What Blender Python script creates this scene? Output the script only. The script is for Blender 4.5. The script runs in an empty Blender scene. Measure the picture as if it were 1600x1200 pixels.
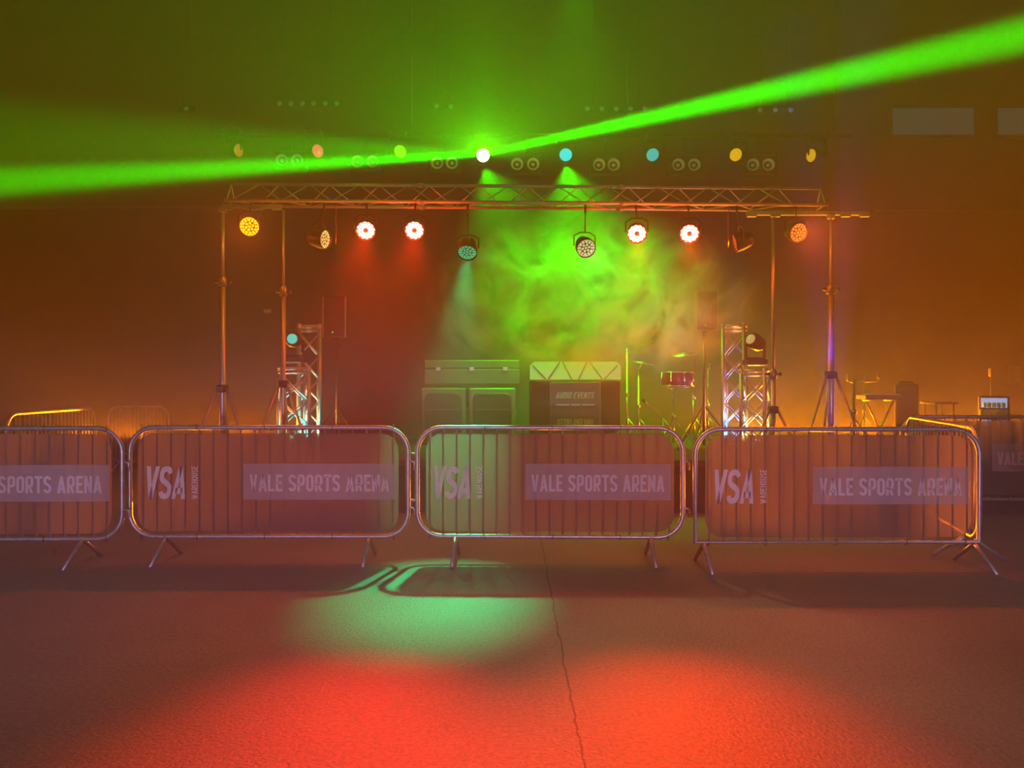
import bpy, math, random
from mathutils import Vector, Matrix

random.seed(7)
scene = bpy.context.scene
COL = scene.collection
R = math.radians

# ------------------------------------------------------------------ camera
F = 1155.0                                   # focal length in pixels of the 1600x1200 frame
CAMZ = 1.45
cam_data = bpy.data.cameras.new('camera')
cam_data.sensor_width = 36.0
cam_data.lens = 36.0 * F / 1600.0
cam_data.clip_start = 0.05
cam = bpy.data.objects.new('camera', cam_data)
cam.location = (0, 0, CAMZ)
cam.rotation_euler = (R(90), 0, 0)
COL.objects.link(cam)
scene.camera = cam


def at(px, py, d):
    """A point of the hall seen at pixel px, py when it stands d metres ahead."""
    return Vector(((px - 800.0) / F * d, d, CAMZ + (600.0 - py) / F * d))


# ------------------------------------------------------------------ world, exposure
w = bpy.data.worlds.new('world')
w.use_nodes = True
w.node_tree.nodes['Background'].inputs[0].default_value = (0, 0, 0, 1)
w.node_tree.nodes['Background'].inputs[1].default_value = 0.0
scene.world = w
vs = scene.view_settings
vs.view_transform = 'Standard'
vs.look = 'None'
vs.gamma = 1.0
vs.exposure = 0.0
vs.use_curve_mapping = False
cy = scene.cycles
cy.max_bounces = 5
cy.diffuse_bounces = 2
cy.glossy_bounces = 2
cy.transmission_bounces = 4
cy.volume_bounces = 0
cy.transparent_max_bounces = 12
cy.sample_clamp_indirect = 1.5
cy.sample_clamp_direct = 0.0
cy.use_denoising = True
cy.use_adaptive_sampling = False
cy.caustics_reflective = False
cy.caustics_refractive = False

# ------------------------------------------------------------------ lamps
TR = 7.6                                      # distance of the front truss
BK = 9.5                                      # distance of the rear lighting bar


def spot(name, loc, target, color, watts, angle, blend=1.0, size=0.04, flat=1.0):
    d = bpy.data.lights.new(name, 'SPOT')
    d.color = color
    d.energy = watts
    d.spot_size = R(angle)
    d.spot_blend = blend
    d.shadow_soft_size = size
    o = bpy.data.objects.new(name, d)
    o.location = loc
    o.rotation_euler = (Vector(target) - Vector(loc)).to_track_quat('-Z', 'Y').to_euler()
    o.scale = (1, flat, 1)                     # squashed cone: a wide, flat beam that spares floor and roof
    COL.objects.link(o)
    return o


def bulb(name, loc, color, watts, size=0.04):
    d = bpy.data.lights.new(name, 'POINT')
    d.color = color
    d.energy = watts
    d.shadow_soft_size = size
    o = bpy.data.objects.new(name, d)
    o.location = loc
    COL.objects.link(o)
    return o


RED = (1.0, 0.022, 0.001)
ORANGE = (1.0, 0.20, 0.0)
GREEN = (0.09, 1.0, 0.0)
# par cans under the front truss: pixel place, face colour, aim point, spot
PARS = [
    # px, py, glow colour, strength, aim, (spot colour, watts, angle) or None
    (391, 353, (1.0, 0.40, 0.004), 2.4, (-1.2, 1.0, 1.0), ((1.0, .14, .02), 140, 120)),
    (498, 373, (0.95, 0.72, 0.16), 1.1, (1.8, 6.3, 2.3), (ORANGE, 50, 110)),
    (572, 357, (1.0, 0.12, 0.08), 30.0, (-0.70, 2.0, 0.0), (RED, 1250, 27)),
    (648, 357, (1.0, 0.12, 0.08), 30.0, (-0.55, 2.0, 0.0), (RED, 1250, 27)),
    (731, 387, (0.01, 0.56, 0.22), 1.0, (-0.55, 5.2, 0.0), ((0.0, 1.0, 0.30), 1100, 30)),
    (913, 384, (0.62, 0.70, 0.28), 1.0, (1.6, 3.0, 0.2), ((1.0, 0.8, 0.35), 120, 60)),
    (995, 362, (1.0, 0.12, 0.08), 30.0, (0.45, 2.0, 0.0), (RED, 1250, 27)),
    (1077, 362, (1.0, 0.12, 0.08), 30.0, (0.62, 2.0, 0.0), (RED, 1250, 27)),
    (1160, 376, (1.0, 0.04, 0.015), 1.0, (-1.5, 8.0, 1.9), (ORANGE, 50, 110)),
    (1241, 362, (1.0, 0.20, 0.03), 1.3, (4.2, 2.0, 1.0), ((1.0, .12, .03), 260, 120)),
]
for px, py, gc, gs, aim, sp in PARS:
    if sp:
        p = at(px, py, TR)
        v = (Vector(aim) - p).normalized()
        spot('par_beam', p + v * 0.12, aim, sp[0], sp[1], sp[2])
        if sp[0] is RED:                      # added bulb for the halo round each blazing face
            bulb('par_halo', p + v * 0.22, (1.0, 0.025, 0.0), 36)
        elif gs > 1.2:
            bulb('par_halo', p + v * 0.25, (1.0, 0.12, 0.0), 12)  # weaker bulb added for the amber halo

HEAD = at(755, 243, BK)                       # the bright green moving head
HF = HEAD + Vector((0.02, -0.2, -0.04))
for k in (-1, 1):
    spot('green_wash', HF, HF + Vector((k * 1.1, -1, 1.0)), GREEN, 620, 122, blend=.8)
spot('green_spill', HF, HF + Vector((0, -1, -.08)), GREEN, 650, 150, blend=.6, flat=.14)
spot('green_beam_a', HF, at(1600, 55, 5.0), (0.0, 1.0, 0.0), 700000, 3.2)
spot('green_beam_b', HF, at(0, 284, 5.5), (0.0, 1.0, 0.0), 420000, 3.0)
spot('green_beam_c', HF, at(0, 235, 5.5), (0.0, 1.0, 0.0), 22000, 11.0)
for q, aim, wt, ang in ((at(884, 258, 9.66), at(935, 480, 10.15), 1800, 108), (at(757, 264, 9.6), at(850, 480, 10.2), 850, 112),
                        (Vector((0.85, 10.0, 7.4)), Vector((0.98, 9.6, 2.55)), 700, 42)):
    spot('smoke_fill', q, aim, (0.02, 1.0, 0.0), wt, ang)  # unseen green fill lamps added to light the smoke
# unseen amber spots added low behind the barriers, to glow through the banners
for px, wt in ((300, 290), (1290, 760), (860, 190)):
    p = at(px, 788, 7.95)
    spot('banner_backfill', p, p + Vector((0, -1, .26)), (1.0, 0.17, 0.0), wt, 110, blend=.4, flat=.2)
# unseen amber spots added just above the deck, to colour the haze
for px, py, d, wt in ((215, 682, 10.9, 750), (400, 682, 10.9, 850), (680, 680, 10.9, 560), (1175, 678, 11.5, 1900), (1330, 678, 11.5, 2100), (1490, 678, 11.5, 1000)):
    p = at(px, py, d)
    spot('haze_fill', p, p + Vector((0, -1, .34)), (1.0, 0.23, 0.0), wt, 150, blend=.5, flat=.125)
# totem uplighters and pole light
UP = Vector((0, 0, 1))
for nm, x, y, c, wt in (('totem_teal', -2.54, 8.60, (0.05, 1.0, 0.8), 40), ('totem_green', -2.475, 9.02, (0.55, 1.0, 0.45), 30),
                        ('totem_blue', 2.696, 8.95, (0.03, 0.2, 1.0), 75), ('totem_yellow', 2.803, 8.52, (1.0, 0.85, 0.3), 40)):
    spot(nm, (x, y, .72), (x, y, 2.0), c, wt, 130, blend=.5)
spot('pole_blue', at(1300, 705, 6.7), at(1298, 525, 7.72), (0.05, 0.0, 1.0), 900, 15, blend=.6)
# low fill spots added behind the camera, for the lilac light on the banners
for x in (-4.6, -2.6, -0.5, 1.7, 3.8):
    spot('front_fill', (x, -6.6, 1.0), (x * 1.02, 6.0, 0.62), (0.95, 0.55, 0.95), 2600, 15, size=0.15)
spot('upper_fill', (1.5, -6.6, 3.4), (0.3, 9.5, 4.1), (0.04, 0.80, 0.42), 900, 46, blend=.7, size=.2, flat=.4)  # unseen fill added to lift the rear bar and the upper haze



# ------------------------------------------------------------------ materials
def principled(name, base, rough=0.5, metal=0.0, noise=0.0, nscale=20.0, spec=0.5):
    m = bpy.data.materials.new(name)
    m.use_nodes = True
    nt = m.node_tree
    b = nt.nodes['Principled BSDF']
    b.inputs['Base Color'].default_value = (*base, 1)
    b.inputs['Roughness'].default_value = rough
    b.inputs['Metallic'].default_value = metal
    b.inputs['Specular IOR Level'].default_value = spec
    if noise:
        tc = nt.nodes.new('ShaderNodeTexCoord')
        n = nt.nodes.new('ShaderNodeTexNoise')
        n.inputs['Scale'].default_value = nscale
        n.inputs['Detail'].default_value = 4
        rmp = nt.nodes.new('ShaderNodeValToRGB')
        rmp.color_ramp.elements[0].position = 0.3
        rmp.color_ramp.elements[1].position = 0.7
        rmp.color_ramp.elements[0].color = (*[c * (1 - noise) for c in base], 1)
        rmp.color_ramp.elements[1].color = (*[min(1, c * (1 + noise)) for c in base], 1)
        nt.links.new(tc.outputs['Object'], n.inputs['Vector'])
        nt.links.new(n.outputs['Fac'], rmp.inputs['Fac'])
        nt.links.new(rmp.outputs['Color'], b.inputs['Base Color'])
    return m


def emitter(name, color, strength):
    m = bpy.data.materials.new(name)
    m.use_nodes = True
    b = m.node_tree.nodes['Principled BSDF']
    b.inputs['Base Color'].default_value = (*[c * .04 for c in color], 1)
    b.inputs['Roughness'].default_value = 0.3
    b.inputs['Emission Color'].default_value = (*color, 1)
    b.inputs['Emission Strength'].default_value = strength
    m.cycles.emission_sampling = 'NONE'
    return m


M = {
    'galv': principled('galvanised_steel', (0.50, 0.50, 0.52), 0.42, 0.75, 0.15, 30),
    'alu': principled('aluminium', (0.48, 0.48, 0.50), 0.42, 0.75, 0.06, 40),
    'dull': principled('dull_steel', (0.30, 0.30, 0.33), 0.4, 0.8, 0.1, 30),
    'black': principled('black_metal', (0.012, 0.012, 0.013), 0.5, 0.0, 0.2, 30),
    'plastic': principled('black_plastic', (0.02, 0.02, 0.022), 0.45, 0.0, 0.2, 30),
    'grille': principled('speaker_grille', (0.03, 0.03, 0.032), 0.6, 0.4, 0.3, 120),
    'chrome': principled('chrome', (0.8, 0.8, 0.82), 0.18, 1.0, 0.04, 30),
    'brass': principled('cymbal_bronze', (0.65, 0.45, 0.2), 0.3, 1.0, 0.1, 60),
    'white': principled('white_panel', (0.72, 0.72, 0.74), 0.5, 0.0, 0.04, 12),
    'drumhead': principled('drum_head', (0.7, 0.68, 0.62), 0.5, 0.0, 0.05, 20),
    'wood': principled('drum_shell', (0.16, 0.05, 0.03), 0.3, 0.0, 0.25, 14),
    'grey': principled('grey_paint', (0.10, 0.10, 0.105), 0.5, 0.0, 0.1, 14),
    'reflector': principled('lamp_reflector', (0.55, 0.6, 0.62), 0.35, 0.5, 0.05, 30),
    'wall': principled('dark_cladding', (0.035, 0.034, 0.034), 0.75, 0.0, 0.25, 3),
    'ceil': principled('dark_roof', (0.03, 0.03, 0.03), 0.8, 0.0, 0.25, 3),
    'skirt': principled('stage_skirt', (0.012, 0.012, 0.012), 0.85, 0.0, 0.3, 8),
    'deck': principled('stage_deck', (0.05, 0.045, 0.04), 0.7, 0.0, 0.3, 8),
    'signblack': principled('sign_black', (0.05, 0.05, 0.05), 0.5, 0.0, 0.1, 8),
    'signprint': principled('sign_print', (0.45, 0.45, 0.42), 0.5, 0.0, 0.05, 8),
    'cable': principled('cable_rubber', (0.10, 0.05, 0.03), 0.5, 0.0, 0.1, 40),
    'blue_band': principled('silver_blue', (0.35, 0.38, 0.6), 0.35, 0.3, 0.1, 20),
    'yellow': principled('yellow_emblem', (0.8, 0.45, 0.02), 0.4, 0.0, 0.05, 20),
}


def floor_material():
    m = bpy.data.materials.new('painted_concrete')
    m.use_nodes = True
    nt = m.node_tree
    N, L = nt.nodes, nt.links
    b = N['Principled BSDF']
    tc = N.new('ShaderNodeTexCoord')
    big = N.new('ShaderNodeTexNoise'); big.inputs['Scale'].default_value = 0.9; big.inputs['Detail'].default_value = 6
    fine = N.new('ShaderNodeTexNoise'); fine.inputs['Scale'].default_value = 60; fine.inputs['Detail'].default_value = 3
    L.new(tc.outputs['Object'], big.inputs['Vector']); L.new(tc.outputs['Object'], fine.inputs['Vector'])
    ramp = N.new('ShaderNodeValToRGB')
    ramp.color_ramp.elements[0].position = 0.3; ramp.color_ramp.elements[0].color = (0.23, 0.225, 0.22, 1)
    ramp.color_ramp.elements[1].position = 0.72; ramp.color_ramp.elements[1].color = (0.35, 0.345, 0.335, 1)
    L.new(big.outputs['Fac'], ramp.inputs['Fac'])
    # a saw-cut joint wandering along the hall at x = 0.27
    sep = N.new('ShaderNodeSeparateXYZ'); L.new(tc.outputs['Object'], sep.inputs[0])
    wob = N.new('ShaderNodeTexNoise'); wob.inputs['Scale'].default_value = 5; wob.inputs['Detail'].default_value = 6
    L.new(tc.outputs['Object'], wob.inputs['Vector'])
    mu = N.new('ShaderNodeMath'); mu.operation = 'MULTIPLY_ADD'; mu.inputs[1].default_value = 0.05; mu.inputs[2].default_value = -0.295
    L.new(wob.outputs['Fac'], mu.inputs[0])
    ad = N.new('ShaderNodeMath'); ad.operation = 'ADD'; L.new(sep.outputs['X'], ad.inputs[0]); L.new(mu.outputs[0], ad.inputs[1])
    ab = N.new('ShaderNodeMath'); ab.operation = 'ABSOLUTE'; L.new(ad.outputs[0], ab.inputs[0])
    lt = N.new('ShaderNodeMapRange'); lt.inputs['From Min'].default_value = 0.002; lt.inputs['From Max'].default_value = 0.006
    L.new(ab.outputs[0], lt.inputs['Value'])
    # scattered dark scuffs
    sc = N.new('ShaderNodeTexNoise'); sc.inputs['Scale'].default_value = 3.2; sc.inputs['Detail'].default_value = 8; sc.inputs['Roughness'].default_value = 0.7
    mp = N.new('ShaderNodeMapping'); mp.inputs['Scale'].default_value = (1.0, 2.2, 1)
    L.new(tc.outputs['Object'], mp.inputs['Vector']); L.new(mp.outputs[0], sc.inputs['Vector'])
    scr = N.new('ShaderNodeMapRange'); scr.inputs['From Min'].default_value = 0.22; scr.inputs['From Max'].default_value = 0.34
    scr.inputs['To Min'].default_value = 0.3
    L.new(sc.outputs['Fac'], scr.inputs['Value'])
    m1 = N.new('ShaderNodeMath'); m1.operation = 'MULTIPLY'; L.new(lt.outputs[0], m1.inputs[0]); L.new(scr.outputs[0], m1.inputs[1])
    mx = N.new('ShaderNodeMix'); mx.data_type = 'RGBA'
    mx.inputs['A'].default_value = (0.02, 0.02, 0.02, 1)
    L.new(m1.outputs[0], mx.inputs['Factor']); L.new(ramp.outputs['Color'], mx.inputs['B'])
    gr = N.new('ShaderNodeTexNoise'); gr.inputs['Scale'].default_value = 42; gr.inputs['Detail'].default_value = 9; gr.inputs['Roughness'].default_value = .75
    L.new(tc.outputs['Object'], gr.inputs['Vector'])
    grr = N.new('ShaderNodeMapRange'); grr.inputs['From Min'].default_value = .35; grr.inputs['From Max'].default_value = .65; grr.inputs['To Min'].default_value = .62; grr.inputs['To Max'].default_value = 1.2
    L.new(gr.outputs['Fac'], grr.inputs['Value'])
    gm = N.new('ShaderNodeVectorMath'); gm.operation = 'SCALE'
    L.new(mx.outputs['Result'], gm.inputs[0]); L.new(grr.outputs[0], gm.inputs['Scale'])
    L.new(gm.outputs[0], b.inputs['Base Color'])
    rr = N.new('ShaderNodeMapRange'); rr.inputs['To Min'].default_value = 0.40; rr.inputs['To Max'].default_value = 0.56
    L.new(big.outputs['Fac'], rr.inputs['Value']); L.new(rr.outputs[0], b.inputs['Roughness'])
    bp = N.new('ShaderNodeBump'); bp.inputs['Strength'].default_value = 0.6; bp.inputs['Distance'].default_value = 0.012
    L.new(fine.outputs['Fac'], bp.inputs['Height']); L.new(bp.outputs[0], b.inputs['Normal'])
    return m


M['floor'] = floor_material()


def scrim(name, base, clear, through, glow=None):
    """Printed banner mesh: part open weave, part cloth that light soaks through."""
    m = bpy.data.materials.new(name)
    m.use_nodes = True
    nt = m.node_tree
    N, L = nt.nodes, nt.links
    N.remove(N['Principled BSDF'])
    out = N['Material Output']
    d = N.new('ShaderNodeBsdfDiffuse')
    t = N.new('ShaderNodeBsdfTranslucent')
    tr = N.new('ShaderNodeBsdfTransparent')
    tc = N.new('ShaderNodeTexCoord')
    n = N.new('ShaderNodeTexNoise'); n.inputs['Scale'].default_value = 2.5
    L.new(tc.outputs['Object'], n.inputs['Vector'])
    rp = N.new('ShaderNodeValToRGB')
    rp.color_ramp.elements[0].color = (*[c * .85 for c in base], 1)
    rp.color_ramp.elements[1].color = (*[min(1, c * 1.15) for c in base], 1)
    L.new(n.outputs['Fac'], rp.inputs['Fac'])
    L.new(rp.outputs['Color'], d.inputs['Color'])
    t.inputs['Color'].default_value = (*(glow or base), 1)
    a = N.new('ShaderNodeMixShader'); a.inputs[0].default_value = through
    L.new(d.outputs[0], a.inputs[1]); L.new(t.outputs[0], a.inputs[2])
    c = N.new('ShaderNodeMixShader'); c.inputs[0].default_value = clear
    L.new(a.outputs[0], c.inputs[1]); L.new(tr.outputs[0], c.inputs[2])
    L.new(c.outputs[0], out.inputs['Surface'])
    return m


M['banner'] = scrim('banner_mesh', (0.15, 0.135, 0.13), 0.09, 0.45, (0.20, 0.19, 0.19))


def print_ink(name, base, clear):
    """Ink on the open mesh: the cloth behind shows between the printed threads."""
    m = principled(name, base, 0.7, 0.0, 0.08, 9, spec=0.2)
    nt = m.node_tree
    tr = nt.nodes.new('ShaderNodeBsdfTransparent')
    mx = nt.nodes.new('ShaderNodeMixShader'); mx.inputs[0].default_value = clear
    nt.links.new(nt.nodes['Principled BSDF'].outputs[0], mx.inputs[1])
    nt.links.new(tr.outputs[0], mx.inputs[2])
    nt.links.new(mx.outputs[0], nt.nodes['Material Output'].inputs['Surface'])
    return m


M['panelprint'] = print_ink('banner_grey_print', (0.46, 0.43, 0.44), 0.40)
M['logoprint'] = print_ink('banner_white_print', (0.80, 0.78, 0.80), 0.14)
M['textprint'] = print_ink('banner_pale_print', (0.78, 0.75, 0.77), 0.25)


# ------------------------------------------------------------------ mesh helpers
class MB:
    def __init__(self):
        self.v, self.f, self.sm = [], [], []

    def add(self, vs, fs, smooth=False):
        o = len(self.v)
        self.v += [tuple(p) for p in vs]
        self.f += [tuple(i + o for i in f) for f in fs]
        self.sm += [smooth] * len(fs)
        return self

    def box(self, c, s, rot=None, bevel=0.0):
        """A box with chamfered upright and lying edges when bevel is given."""
        hx, hy, hz = s[0] / 2, s[1] / 2, s[2] / 2
        b = min(bevel, hx * .9, hy * .9, hz * .9)
        if b <= 0:
            vs = [Vector((x, y, z)) for z in (-hz, hz) for y in (-hy, hy) for x in (-hx, hx)]
            fs = [(0, 2, 3, 1), (4, 5, 7, 6), (0, 1, 5, 4), (2, 6, 7, 3), (0, 4, 6, 2), (1, 3, 7, 5)]
        else:
            def ring(x, y, z):
                return [Vector(p) for p in ((x - b, -y, z), (x, -y + b, z), (x, y - b, z), (x - b, y, z), (-x + b, y, z), (-x, y - b, z), (-x, -y + b, z), (-x + b, -y, z))]
            rs = [ring(hx - b, hy - b, -hz), ring(hx, hy, -hz + b), ring(hx, hy, hz - b), ring(hx - b, hy - b, hz)]
            vs = [p for r in rs for p in r]
            fs = [tuple(range(7, -1, -1)), tuple(range(24, 32))]
            for k in range(3):
                for i in range(8):
                    j = (i + 1) % 8
                    fs.append((k * 8 + i, k * 8 + j, k * 8 + 8 + j, k * 8 + 8 + i))
        c = Vector(c)
        if rot is not None:
            vs = [rot @ p for p in vs]
        return self.add([p + c for p in vs], fs)

    def tube(self, pts, r, n=10, closed=False, caps=True):
        pts = [Vector(p) for p in pts]
        k = len(pts)
        rr = r if isinstance(r, (list, tuple)) else [r] * k
        dirs = []
        for i in range(k):
            if closed:
                d = (pts[(i + 1) % k] - pts[i]).normalized() + (pts[i] - pts[i - 1]).normalized()
            else:
                a = pts[min(i + 1, k - 1)] - pts[i]
                b = pts[i] - pts[max(i - 1, 0)]
                d = (a.normalized() if a.length > 1e-9 else Vector()) + (b.normalized() if b.length > 1e-9 else Vector())
            dirs.append(d.normalized())
        up = Vector((0, 0, 1)) if abs(dirs[0].z) < 0.9 else Vector((1, 0, 0))
        u = dirs[0].cross(up).normalized()
        vs, fs = [], []
        for i in range(k):
            d = dirs[i]
            u = (u - d * u.dot(d)).normalized()
            v = d.cross(u)
            for j in range(n):
                a = 2 * math.pi * j / n
                vs.append(pts[i] + (u * math.cos(a) + v * math.sin(a)) * rr[i])
        for i in range(k if closed else k - 1):
            i2 = (i + 1) % k
            for j in range(n):
                j2 = (j + 1) % n
                fs.append((i * n + j, i * n + j2, i2 * n + j2, i2 * n + j))
        self.add(vs, fs, True)
        if caps and not closed:
            o = len(self.v) - len(vs)
            self.f += [tuple(o + j for j in range(n - 1, -1, -1)), tuple(o + (k - 1) * n + j for j in range(n))]
            self.sm += [False, False]
        return self

    def lathe(self, prof, loc=(0, 0, 0), axis=(0, 0, 1), n=24):
        """Revolve a profile of (radius, height) about axis through loc."""
        q = Vector(axis).normalized().to_track_quat('Z', 'Y')
        loc = Vector(loc)
        vs, fs = [], []
        for (r, h) in prof:
            for j in range(n):
                a = 2 * math.pi * j / n
                vs.append(loc + q @ Vector((r * math.cos(a), r * math.sin(a), h)))
        for i in range(len(prof) - 1):
            for j in range(n):
                j2 = (j + 1) % n
                fs.append((i * n + j, i * n + j2, (i + 1) * n + j2, (i + 1) * n + j))
        return self.add(vs, fs, True)

    def disc(self, c, r, axis, n=16, h=0.0):
        q = Vector(axis).normalized().to_track_quat('Z', 'Y')
        c = Vector(c)
        vs = [c + q @ Vector((r * math.cos(2 * math.pi * j / n), r * math.sin(2 * math.pi * j / n), 0)) for j in range(n)]
        if h:
            vs.append(c + q @ Vector((0, 0, h)))
            return self.add(vs, [(j, (j + 1) % n, n) for j in range(n)], True)
        return self.add(vs, [tuple(range(n))])

    def build(self, name, mat, parent=None):
        me = bpy.data.meshes.new(name)
        me.from_pydata([tuple(p) for p in self.v], [], self.f)
        me.materials.append(mat)
        me.polygons.foreach_set('use_smooth', self.sm)
        me.update()
        o = bpy.data.objects.new(name, me)
        COL.objects.link(o)
        if parent is not None:
            o.parent = parent
        return o


def tag(o, label=None, cat=None, group=None, kind=None):
    if label: o['label'] = label
    if cat: o['category'] = cat
    if group: o['group'] = group
    if kind: o['kind'] = kind
    return o


def thing(name, loc, label, cat, group=None, rz=0.0):
    o = bpy.data.objects.new(name, None)
    o.location = loc
    o.rotation_euler = (0, 0, rz)
    o.empty_display_size = 0.1
    COL.objects.link(o)
    return tag(o, label, cat, group)


def children(o):
    return [c for c in KIDS.get(o.name, [])]


def copy_tree(o, parent=None):
    c = o.copy()
    COL.objects.link(c)
    c.parent = parent
    for ch in o.children:
        copy_tree(ch, c)
    return c


# ------------------------------------------------------------------ block lettering
T = 0.15                                      # stroke of the condensed capitals, height 1


def arc(cx, cz, rx, rz, a0, a1, n=7):
    return [(cx + rx * math.cos(R(a0 + (a1 - a0) * i / n)), cz + rz * math.sin(R(a0 + (a1 - a0) * i / n))) for i in range(n + 1)]


def glyph(ch):
    """Strokes (centre lines) and width of one condensed capital or figure."""
    h = T / 2
    lo, hi, W = h, 1 - h, 0.44
    l, r, c = h, W - h, W / 2
    rx = (r - l) / 2
    ry = 0.15
    def o_shape(l, r):
        rx, c = (r - l) / 2, (l + r) / 2
        p = arc(c, hi - ry, rx, ry, 180, 0) + arc(c, lo + ry, rx, ry, 0, -180)
        return p + [p[0]]
    s_shape = arc(c, hi - ry, rx, ry, 0, 180) + arc(c, 0.66, rx, 0.12, 180, 225, 2) + arc(c, 0.34, rx, 0.12, 45, 0, 2) + arc(c, lo + ry, rx, ry, 0, -180)
    p_bowl = [(l, hi)] + [(c - .02, hi)] + arc(r - .11, hi - .11, .11, .11, 90, 0, 4) + arc(r - .11, .42 + .11, .11, .11, 0, -90, 4) + [(l, .42)]
    G = {
        'V': ([[(0, 1), (.23, 0), (.46, 1)]], .46),
        'S': ([s_shape], W),
        'A': ([[(0, 0), (.24, 1), (.48, 0)], [(.12, .25), (.36, .25)]], .48),
        'L': ([[(l, 1), (l, lo), (.38, lo)]], .38),
        'E': ([[(.39, hi), (l, hi), (l, lo), (.39, lo)], [(l, .52), (.34, .52)]], .40),
        'P': ([[(l, 0), (l, hi)], p_bowl], W),
        'R': ([[(l, 0), (l, hi)], p_bowl, [(c - .02, .42), (r, 0)]], W),
        'O': ([o_shape(l, r)], W), '0': ([o_shape(l, r)], W),
        'T': ([[(c, 0), (c, hi)], [(0, hi), (W, hi)]], W),
        'N': ([[(l, 0), (l, 1)], [(l, .95), (r, .05)], [(r, 0), (r, 1)]], W),
        'W': ([[(0, 1), (.20, 0), (.33, 1), (.46, 0), (.66, 1)]], .66),
        'H': ([[(l, 0), (l, 1)], [(r, 0), (r, 1)], [(l, .52), (r, .52)]], W),
        'U': ([[(l, 1)] + arc(c, lo + ry, rx, ry, 180, 360) + [(r, 1)]], W),
        'D': ([[(l, lo), (l, hi)] + [(c, hi)] + arc(r - .12, hi - .12, .12, .12, 90, 0, 4) + arc(r - .12, lo + .12, .12, .12, 0, -90, 4) + [(l, lo)]], W),
        'I': ([[(l, 0), (l, 1)]], T),
        '7': ([[(0, hi), (r, hi), (.14, 0)]], .42),
        '1': ([[(.05, .84), (.18, hi), (.18, 0)]], .28),
        '2': ([arc(c, hi - ry, rx, ry, 180, 0) + [(r, .62), (l, lo), (W, lo)]], W),
        '6': ([o_shape(l, r)[:8] + [(l, lo + ry)] + arc(c, lo + ry, rx, ry, 180, 360) + arc(c, .45, rx, .12, 0, 180)], W),
        '8': ([o_shape(l, r), [(l, .52), (r, .52)]], W),
        '9': ([arc(c, lo + ry, rx, ry, 180, 360) + arc(c, hi - ry, rx, ry, 0, 180) + arc(c, .56, rx, .12, 180, 360)], W),
        ' ': ([], .20),
    }
    return G[ch]


def ribbon(mb, pts, t, place):
    """A mitred flat stroke along pts (x, z) of thickness t; place maps (x, z) to 3D."""
    P = []
    for p in pts:
        if not P or (Vector(p) - P[-1]).length > 1e-5:
            P.append(Vector(p))
    k = len(P)
    closed = k > 3 and (P[0] - P[-1]).length < 1e-4
    L_, R_ = [], []
    for i in range(k):
        a = P[i] - P[i - 1] if i > 0 else (P[0] - P[k - 2] if closed else None)
        b = P[i + 1] - P[i] if i < k - 1 else (P[1] - P[0] if closed else None)
        if a is None: a = b
        if b is None: b = a
        a, b = a.normalized(), b.normalized()
        na, nb = Vector((-a.y, a.x)), Vector((-b.y, b.x))
        n = (na + nb)
        n = n.normalized() if n.length > 1e-6 else na
        s = t / 2 / max(0.35, n.dot(na))
        L_.append(P[i] + n * s); R_.append(P[i] - n * s)
    vs = [place(p.x, p.y) for p in L_] + [place(p.x, p.y) for p in R_]
    mb.add(vs, [(i, k + i, k + i + 1, i + 1) for i in range(k - 1)])


def text_width(s, gap=.07):
    return sum(glyph(c)[1] + gap for c in s) - gap


def lettering(mb, s, x0, z0, height, y, width=None, shear=0.0, gap=.07, turn=False, bold=1.0, stretch=1.0):
    """Capitals from x0, z0 up (or turned a quarter to read upwards) in the plane y."""
    tw = text_width(s, gap / stretch) * stretch
    sx = (width / tw) if width else height
    x = 0.0
    for ch in s:
        strokes, gw = glyph(ch)
        for st in strokes:
            def place(a, b, x=x):
                b = min(max(b, 0), 1)
                u, v = (a + x + shear * b) * sx, b * height
                return (x0 - v, y, z0 + u) if turn else (x0 + u, y, z0 + v)
            pts = [(a * stretch, b) for a, b in st]
            if ch in 'VAW' and len(st) > 2:    # slanted arms end flat on the line
                wg, t = gw * stretch, T * bold * (1 if ch != 'W' else .8)
                pts = [(t / 2 + a / wg * (wg - t), b) for a, b in pts]
                for (a0, b0), (a1, b1) in zip(pts, pts[1:]):
                    mb.add([place(a0 - t / 2, b0), place(a0 + t / 2, b0), place(a1 + t / 2, b1), place(a1 - t / 2, b1)], [(0, 1, 2, 3)])
            else:
                ribbon(mb, pts, T * bold, place)
        x += gw * stretch + gap
    return mb


# ------------------------------------------------------------------ the hall
X0, X1, Y0, Y1, ZC = -11.0, 11.0, -7.0, 13.0, 7.6


def slab(name, c, s, mat):
    return tag(MB().box(c, s).build(name, mat), kind='structure')


slab('floor', ((X0 + X1) / 2, (Y0 + Y1) / 2, -0.1), (X1 - X0 + .4, Y1 - Y0 + .4, 0.2), M['floor'])
slab('ceiling', ((X0 + X1) / 2, (Y0 + Y1) / 2, ZC + .1), (X1 - X0 + .4, Y1 - Y0 + .4, 0.2), M['ceil'])
slab('wall_back', (0, Y1 + .1, ZC / 2), (X1 - X0 + .4, 0.2, ZC), M['wall'])
slab('wall_front', (0, Y0 - .1, ZC / 2), (X1 - X0 + .4, 0.2, ZC), M['wall'])
slab('wall_left', (X0 - .1, (Y0 + Y1) / 2, ZC / 2), (0.2, Y1 - Y0, ZC), M['wall'])
slab('wall_right', (X1 + .1, (Y0 + Y1) / 2, ZC / 2), (0.2, Y1 - Y0, ZC), M['wall'])
# pale rail running across the back wall
slab('trim_1', (-7.6, Y1 - .06, 4.54), (6.6, 0.08, 0.05), M['grey'])
slab('trim_2', (8.6, Y1 - .06, 4.47), (4.6, 0.08, 0.04), M['grey'])
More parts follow.
